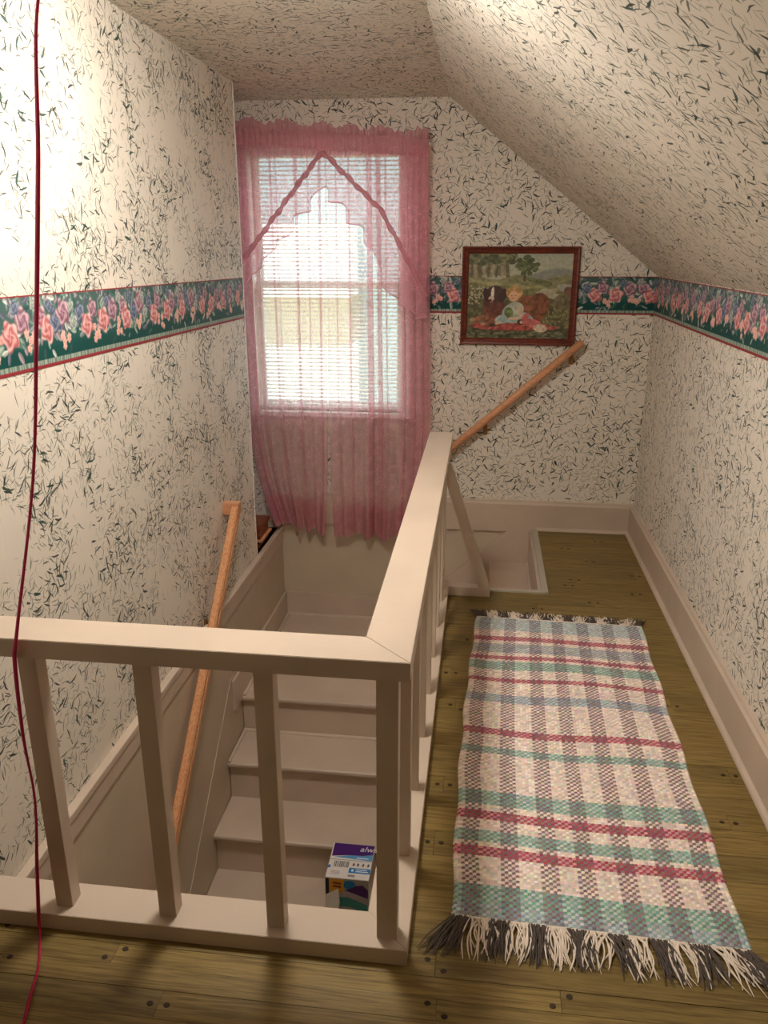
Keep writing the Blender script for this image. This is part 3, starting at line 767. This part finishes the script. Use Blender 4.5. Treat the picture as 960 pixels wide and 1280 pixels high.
# ------------------------------------------------------------------ curtains
def sheer(name, rgb, opac, lace, seed):
    m = NT(name, 0.8, 0.1)
    p = m.pos()
    c = m.mix(m.noise(p, 7, 3), lin(*[v * .94 for v in rgb]), lin(*rgb))
    df = m.n('ShaderNodeBsdfDiffuse', {0: c}); tl = m.n('ShaderNodeBsdfTranslucent', {0: c})
    ad = m.n('ShaderNodeMixShader', {0: 0.5, 1: df.outputs[0], 2: tl.outputs[0]})
    tr = m.n('ShaderNodeBsdfTransparent', {0: (1, 1, 1, 1)})
    v = m.n('ShaderNodeTexVoronoi', {'Vector': m.scale(p, (1, .3, 1)), 'Scale': 80.0}, feature='DISTANCE_TO_EDGE').outputs[0]
    v2 = m.noise(m.scale(p, (1, .3, 1)), 30, 3)
    pat = m.ma('MULTIPLY', m.ma('SUBTRACT', 1.0, m.ss(v, 0.02, 0.10)), m.ss(v2, 0.40, 0.62))
    f = m.ma('ADD', opac, m.ma('MULTIPLY', pat, lace), clamp=True)
    x = m.n('ShaderNodeMixShader', {0: f, 1: tr.outputs[0], 2: ad.outputs[0]})
    m.t.links.new(x.outputs[0], m.out.inputs[0]); return m.m
M['sheer'] = sheer('pink_sheer', (242, 186, 196), 0.38, 0.24, 1)
M['lace'] = sheer('pink_lace', (240, 178, 190), 0.48, 0.30, 5)
M['sheer_hem'] = sheer('pink_hem', (230, 164, 176), 0.46, 0.15, 2)
M['header'] = sheer('pink_header', (232, 170, 182), 0.70, 0.2, 3)
M['trimband'] = sheer('pink_band', (234, 176, 186), 0.70, 0.1, 4)
YC = 4.47
def rod_z(x): return 2.185 - (x + 1.345) * 0.072
rd = bm_obj('curtain_rod', tube_bm([(-1.40, YB, rod_z(-1.40)), (-1.40, YC, rod_z(-1.4)), (-0.31, YC, rod_z(-.31)), (-0.31, YB, rod_z(-.31))], 0.007, 8), M['white'])
tag(rd, 'white curtain rod carrying the pink valance above the window', 'curtain rod')
def panel(name, xt0, xt1, xm0, xm1, xb0, xb1, zb0, zb1, seed, label, pleats, yoff=0.0):
    rr = random.Random(seed)
    nz = 70
    # path across the panel with S-shaped pleats that double the cloth
    path = [(0.0, 0.0)]
    for c_, w_ in pleats:
        for q in np.linspace(path[-1][0], c_ + w_ / 2, 14)[1:]: path.append((float(q), 0.0))
        for k_, q in enumerate(np.linspace(c_ + w_ / 2, c_ - w_ / 2, 5)[1:]): path.append((float(q), 0.006))
        path.append((c_ - w_ / 2 + .001, 0.010))
        path.append((c_ + w_ / 2, 0.011))
    for q in np.linspace(path[-1][0], 1.0, 14)[1:]: path.append((float(q), 0.0))
    path = np.array(path)
    s = path[:, 0][None, :]; pleat_y = path[:, 1][None, :]
    t = np.linspace(0, 1, nz)[:, None]   # t: 0 top 1 bottom
    tm = 0.62
    def tri(a, b, c): return np.where(t < tm, a + (b - a) * (t / tm), b + (c - b) * np.clip((t - tm) / (1 - tm), 0, 1) ** 2.2)
    xl, xr = tri(xt0, xm0, xb0), tri(xt1, xm1, xb1)
    wd = xr - xl
    p1, p2 = rr.uniform(0, 6), rr.uniform(0, 6)
    ph = 2 * np.pi * (3.2 * s + 0.3 * np.sin(2 * np.pi * s * 1.3 + p1)) + p1 + 0.5 * np.sin(t * 3 + p2)
    ph2 = 2 * np.pi * 8.5 * s + p2 + 0.6 * np.sin(t * 2.3 + p1)
    x = xl + wd * s
    y = YC + (0.010 + 0.014 * t) * np.cos(ph) + (0.003 + 0.004 * t) * np.cos(ph2) + pleat_y + yoff
    zt = rod_z(x) - 0.004
    zb = zb0 + (zb1 - zb0) * s + 0.012 * np.cos(ph + .6)
    zz = zt + (zb - zt) * t
    V = np.stack([x, y, zz], -1)
    th = thing(name, label, 'curtain', (0, 0, 0), None)
    grid_obj('drape', V, M['sheer'], th)
    # doubled bottom hem
    nh = 8; Vh = np.repeat(V[-1:, :, :], nh, 0).copy(); step = (V[-1] - V[-6]) / 5
    for q in range(nh): Vh[q] = V[-1] - step * (q * 0.85); Vh[q, :, 1] -= 0.003
    grid_obj('hem', Vh, M['sheer_hem'], th)
    return th
panel('sheer_curtain', -1.372, -0.858, -1.352, -0.878, -1.205, -0.912, 0.0, -0.045, 3, 'pink sheer curtain panel gathered in at its hem beside the papered wall end', [(.05, .05), (.12, .05), (.22, .035), (.40, .03), (.47, .014), (.68, .035), (.80, .016), (.93, .03)])
panel('sheer_curtain', -0.866, -0.318, -0.872, -0.283, -0.852, -0.320, -0.050, -0.075, 9, 'pink sheer curtain panel hanging between the window and the framed picture', [(.10, .014), (.22, .018), (.42, .05), (.51, .05), (.58, .016), (.73, .035), (.81, .07), (.89, .07), (.95, .06)], 0.014)

va = thing('curtain_valance', 'pink lace valance with a pointed swag and ruffled header over the sheers', 'valance', (0, 0, 0))
YV = YC - 0.034
def fold(s, k, ph): return np.cos(2 * np.pi * k * s + ph + 0.8 * np.sin(2 * np.pi * s * 1.7))
nx = 420
s = np.linspace(0, 1, nx)
xv = -1.352 + (1.352 - 0.318) * s
# ruffled header above the rod and the gathered pocket
tt = np.linspace(0, 1, 9)[:, None]
yv = YV + 0.010 * fold(s, 27, 0)[None, :] * (0.5 + tt) + 0.006 * fold(s, 61, 1)[None, :]
zv = rod_z(xv)[None, :] + 0.012 + (0.044 + 0.012 * fold(s, 6, 2)[None, :] + 0.006 * fold(s, 23, 2)[None, :] + 0.003 * fold(s, 41, 2)[None, :]) * tt
grid_obj('header_ruffle', np.stack([np.broadcast_to(xv, yv.shape), yv, zv], -1), M['header'], va)
tt = np.linspace(0, 1, 9)[:, None]
yv = YV - 0.006 + 0.006 * fold(s, 33, 0)[None, :] + 0 * tt
zv = rod_z(xv)[None, :] + 0.016 - 0.082 * tt
grid_obj('rod_pocket', np.stack([np.broadcast_to(xv, yv.shape), yv, zv], -1), M['header'], va)
yv = YV - 0.016 + 0.004 * fold(s, 33, 0)[None, :] + 0 * tt[:4]
zv = rod_z(xv)[None, :] + 0.012 - 0.016 * np.linspace(0, 1, 4)[:, None] + 0.002 * fold(s, 29, 0)[None, :]
grid_obj('header_seam', np.stack([np.broadcast_to(xv, yv.shape), yv, zv], -1), M['trimband'], va)
# pointed swag: lower edge follows the V
def vline(x):
    return np.interp(x, [-1.345, -1.33, -1.10, -0.868, -0.56, -0.31], [1.50, 1.526, 1.80, 2.075, 1.790, 1.345])
def rline(x):
    return np.interp(x, [-1.345, -1.325, -1.20, -1.05, -0.962, -0.87, -0.75, -0.61, -0.58, -0.44, -0.27], [1.36, 1.37, 1.54, 1.70, 1.79, 1.895, 1.77, 1.61, 1.46, 1.29, 1.20])
tt = np.linspace(0, 1, 24)[:, None]
ff = fold(s, 15, .7)[None, :]
zt, zb = rod_z(xv) - 0.05, vline(xv) + 0.006 * fold(s, 15, .7)
yv = YV + 0.010 * ff * (0.3 + 0.7 * tt) + 0.004 * fold(s, 37, 0)[None, :]
zv = zt[None, :] + (zb - zt)[None, :] * tt
xs_ = np.broadcast_to(xv, yv.shape) + 0.010 * np.sin(2 * np.pi * 15 * s)[None, :] * tt
grid_obj('swag', np.stack([xs_, yv, zv], -1), M['lace'], va)
# ruffle hanging from the V, with stair-like jabots
zb0 = vline(xv); zb1 = rline(xv) + 0.016 * fold(s, 9, 0.3)
tt = np.linspace(0, 1, 14)[:, None]
xr_ = np.broadcast_to(xv, (14, nx)) + 0.020 * np.sin(2 * np.pi * 11 * s + .4)[None, :] * tt
yr_ = YV - 0.012 + 0.014 * np.cos(2 * np.pi * 11 * s + .4)[None, :] * tt + 0 * tt
zr_ = zb0[None, :] + 0.012 + (zb1 - zb0 - .012)[None, :] * tt
grid_obj('lace_ruffle', np.stack([np.clip(xr_, -1.352, -.276), yr_, zr_], -1), M['lace'], va)
grid_obj('ruffle_edge', np.stack([np.clip(xr_[-2:], -1.352, -.276), yr_[-2:] - .003, np.stack([zr_[-1], zr_[-1] + 0.008])], -1), M['trimband'], va)
for lo, hi in ((-1.345, -0.868), (-0.868, -0.312)):
    xx = np.linspace(lo, hi, 90)
    pts = [(x, YV - 0.020 + 0.004 * math.sin(x * 90), float(vline(np.array(x))) + 0.004 * math.sin(x * 75)) for x in xx]
    bm_obj('trim_band', tube_bm(pts, [0.0125 + 0.003 * math.sin(q * .9) for q in range(90)], 8), M['trimband'], va, True)

# ------------------------------------------------------------------ box of pads on a lower step
BX0, BX1, BY0, BY1, BZ0, BZ1 = -0.606, -0.410, 2.792, 3.008, -1.308, -1.052
bx = thing('cardboard_box', 'small printed purple and white carton left on the stair tread', 'box', ((BX0 + BX1) / 2, (BY0 + BY1) / 2, BZ0))
bw, bd, bh = BX1 - BX0, BY1 - BY0, BZ1 - BZ0
carton = box('carton', -bw / 2, bw / 2, -bd / 2, bd / 2, 0, bh, flat('carton_white', (226, 220, 214), .45), bx, .002)
def patch_top(name, u0, u1, v0, v1, rgb, lift=0.0008, poly=None):
    P = poly or [(u0, v0), (u1, v0), (u1, v1), (u0, v1)]
    b = prism_bm([(-bw / 2 + u * bw, -bd / 2 + v * bd) for u, v in P], 2, bh - 0.0005, bh + lift)
    return bm_obj(name, b, flat('ink_%d_%d_%d' % rgb, rgb, .4), carton)
patch_top('purple_panel', 0, 0, 0, 0, (70, 22, 110), .0006, [(.03, .60), (.45, .66), (.75, .66), (.99, .72), (.99, .99), (.03, .99)])
patch_top('blue_swoosh', 0, 0, 0, 0, (92, 156, 206), .0007, [(.10, .58), (.99, .53), (.99, .72), (.75, .665), (.45, .655)])
patch_top('blue_banner', .50, .99, .16, .30, (36, 128, 190))
patch_top('blue_tab', .0, .06, .26, .34, (36, 110, 170))
patch_top('thin_rule', .02, .98, .505, .515, (120, 130, 150))
rr = random.Random(5)
x = .13
while x < .46:
    wd_ = rr.uniform(.008, .02); patch_top('barcode_bar', x, x + wd_, .30, .47, (70, 66, 66)); x += wd_ + rr.uniform(.008, .02)
for k, u in enumerate((.56, .66, .78, .90)):
    patch_top('pictogram', 0, 0, 0, 0, (84, 84, 92), .0007, [(u, .37), (u + .03, .35), (u + .055, .40), (u + .03, .45), (u + .01, .43)])
for k in range(3): patch_top('small_print', .10, .30, .10 + .035 * k, .115 + .035 * k, (176, 166, 166))
patch_top('small_mark', .50, .66, .05, .11, (150, 140, 140))
def lettering(txt, size, u, v, rgb, name, front=False):
    cu = bpy.data.curves.new(name, 'FONT'); cu.body = txt; cu.size = size; cu.extrude = 0.0003; cu.shear = 0.25
    tmp = bpy.data.objects.new('tmp', cu); COL.objects.link(tmp)
    dg = bpy.context.evaluated_depsgraph_get(); me = bpy.data.meshes.new_from_object(tmp.evaluated_get(dg)); bpy.data.objects.remove(tmp)
    me.materials.append(flat('ink_' + name, rgb, .4)); me.name = name
    o = link(bpy.data.objects.new(name, me), carton)
    if front:
        o.location = (-bw / 2 + u * bw, -bd / 2 - 0.0012, v * bh); o.rotation_euler = (math.pi / 2, 0, 0)
    else: o.location = (-bw / 2 + u * bw, -bd / 2 + v * bd, bh + 0.001)
    return o
lettering('always', 0.045, .66, .79, (240, 236, 240), 'lettering')
for (a, b_, v) in ((.66, .92, .245), (.66, .95, .195)): patch_top('banner_line', a, b_, v, v + .022, (226, 236, 244), .0012)
patch_top('banner_drop', .56, .61, .20, .26, (226, 236, 244), .0012)
patch_top('swoosh_line', .62, .9, .575, .60, (232, 240, 246), .0012)
def patch_front(name, P, rgb, lift=.001):
    b = prism_bm([(-bw / 2 + u * bw, v * bh) for u, v in P], 1, -bd / 2 - lift, -bd / 2 + .0005)
    return bm_obj(name, b, flat('ink_%d_%d_%d' % rgb, rgb, .35), carton)
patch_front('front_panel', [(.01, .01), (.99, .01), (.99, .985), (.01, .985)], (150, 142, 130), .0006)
patch_front('dark_edge', [(.0, .55), (.08, .62), (.08, .97), (.0, .97)], (34, 22, 40), .0010)
patch_front('orange_label', [(.09, .70), (.42, .66), (.42, .97), (.09, .97)], (198, 140, 40), .0012)
patch_front('blue_circle', [(.56 + .14 * math.cos(t), .86 + .10 * math.sin(t)) for t in np.linspace(0, 6.28, 18)[:-1]], (20, 108, 146), .0011)
patch_front('purple_wave', [(.46, .74), (.98, .60), (.98, .78), (.86, .88), (.72, .86), (.58, .80)], (70, 28, 84), .0014)
patch_front('grey_wrap', [(.30, .64), (.46, .73), (.98, .60), (.96, .44), (.60, .52), (.34, .58)], (150, 140, 138), .0016)
patch_front('teal_wave', [(.30, .58), (.50, .60), (.96, .46), (.95, .24), (.60, .38), (.32, .40)], (52, 122, 112), .0020)
for k in range(2): patch_front('label_line', [(.17, .87 - k * .07), (.36, .86 - k * .07), (.36, .90 - k * .07), (.17, .91 - k * .07)], (120, 40, 30), .0016)
# torn paper flap standing out from the carton front
fv = [(-bw / 2, -bd / 2 - .002, .62 * bh), (-bw * .20, -bd / 2 - .004, .78 * bh), (-bw * .16, -bd / 2 - .014, .52 * bh), (-bw * .22, -bd / 2 - .03, .20 * bh), (-bw / 2, -bd / 2 - .022, .12 * bh)]
b = bmesh.new(); A = [b.verts.new(p) for p in fv]; B = [b.verts.new((p[0], p[1] - .0015, p[2])) for p in fv]; b.faces.new(A); b.faces.new(B[::-1])
for i in range(5): b.faces.new((A[i], A[(i + 1) % 5], B[(i + 1) % 5], B[i]))
bm_obj('torn_flap', b, flat('flap_paper', (204, 196, 180), .5), bx)

# ------------------------------------------------------------------ ceiling lamp and pull cord
lamp = thing('ceiling_lamp_offscreen', 'round flush glass ceiling lamp over the stairwell', 'lamp', (LAMP_POS[0], LAMP_POS[1], ZC))
bm_obj('base', lathe_bm([(0.150, 0.0), (0.152, -0.012), (0.146, -0.020), (0.136, -0.023)], 32), M['white'], lamp, True)
gm = NT('lamp_glass'); em = gm.n('ShaderNodeEmission', {0: (*LAMP_COL, 1), 1: LAMP_POWER}); gm.t.links.new(em.outputs[0], gm.out.inputs[0])
gp = [(0.135 * math.sin(t), -0.022 - 0.082 * (1 - math.cos(math.pi / 2 - t)) * 0 - 0.085 * math.cos(t)) for t in np.linspace(math.pi / 2, 0.03, 14)]
bm_obj('globe_offscreen', lathe_bm(gp, 32), gm.m, lamp, True)
cpts = [(-0.61, 1.97, ZC - 0.02), (-0.66, 1.90, 2.26), (-0.80, 1.67, 2.15), (-0.841, 1.60, 2.035), (-0.872, 1.585, 1.764), (-0.900, 1.55, 1.458), (-0.918, 1.49, 1.15), (-0.965, 1.423, 0.822), (-0.980, 1.421, 0.745), (-0.988, 1.420, 0.56), (-0.985, 1.420, 0.393), (-1.008, 1.420, 0.20), (-1.024, 1.418, 0.05), (-1.020, 1.405, 0.008), (-0.977, 1.321, 0.004), (-0.955, 1.25, 0.004), (-0.930, 1.17, 0.004), (-0.915, 1.08, 0.004), (-0.93, 1.0, 0.004)]
def catmull(P, n=8):
    P = [Vector(p) for p in P]; out = []
    for i in range(len(P) - 1):
        a, b, c, d = P[max(i - 1, 0)], P[i], P[i + 1], P[min(i + 2, len(P) - 1)]
        for q in range(n):
            t = q / n; out.append(0.5 * ((2 * b) + (c - a) * t + (2 * a - 5 * b + 4 * c - d) * t * t + (3 * b - a - 3 * c + d) * t ** 3))
    return out + [P[-1]]
cp = catmull(cpts)
tag(bm_obj('pull_cord', tube_bm(cp, [0.0062 + 0.0014 * math.sin(i * .22) for i in range(len(cp))], 8, None, 0.5), M['cord'], None, True), 'long magenta pull cord hanging past the railing to the floor', 'cord')

# ------------------------------------------------------------------ alcove: wooden chest, door bumper
ch = thing('wooden_chest', 'reddish brown wooden chest tucked behind the papered wall end', 'chest', (-1.565, 4.335, -0.06))
box('body', -0.30, 0.32, -0.12, 0.07, 0.0, 0.11, M['chest'], ch, .004)
box('lid', -0.31, 0.332, -0.135, 0.08, 0.11, 0.135, M['chest'], ch, .005)
box('upper_case', -0.30, 0.235, -0.10, 0.07, 0.135, 0.46, M['chest_dark'], ch, .004)
box('edge_trim', 0.30, 0.336, -0.14, 0.085, 0.04, 0.052, M['pine'], ch, .002)
kb = bm_obj('wall_bumper', lathe_bm([(0.012, 0), (0.016, .006), (0.016, .016), (0.010, .024), (0.002, .026)], 18), M['white'], None, True)
kb.rotation_euler = (-math.pi / 2, 0, 0); kb.location = (XL - 0.012, WLE + 0.006, 0.42)
tag(kb, 'small white plastic bumper knob on the end of the papered wall', 'knob')

# ------------------------------------------------------------------ outside
PX, PZ, H0 = -2.02, (0.23, 0.91, 1.93), -1.0
def outside():
    g = struct(box('ground', -30, 30, 5.2, 60, -3.4, -3.2, flat('lawn', (120, 140, 84), .9), bev=0))
    h = thing('neighbour_house', 'pale teal neighbouring house seen through the window blind', 'house', (-1.0, 13.0, -3.2))
    sid = flat('teal_siding', (112, 142, 144), .7); wh = flat('bright_patch_white', (245, 245, 240), .6); rf = flat('roof_shingle', (128, 122, 92), .9)
    box('wall', -7.5, 6.5, 0, 7, 0, 7.6, sid, h, 0)
    box('patch_wall_low', -7.5, PX - H0, -1.0, 0, 0, PZ[0] + 3.2, wh, h, 0)  # white walls and the band between are invented to make bright window patches
    box('patch_divider', -7.6, PX - H0 + .05, -1.15, 0, PZ[0] + 3.2, PZ[1] + 3.2, rf, h, .02)
    box('patch_wall_high', -7.5, PX - H0, -0.9, 0, PZ[1] + 3.2, PZ[2] + 3.2, wh, h, 0)
    bm_obj('roof', prism_bm([(-7.8, 7.6), (6.8, 7.6), (-0.5, 10.6)], 1, -0.3, 7.3), rf, h)
outside()
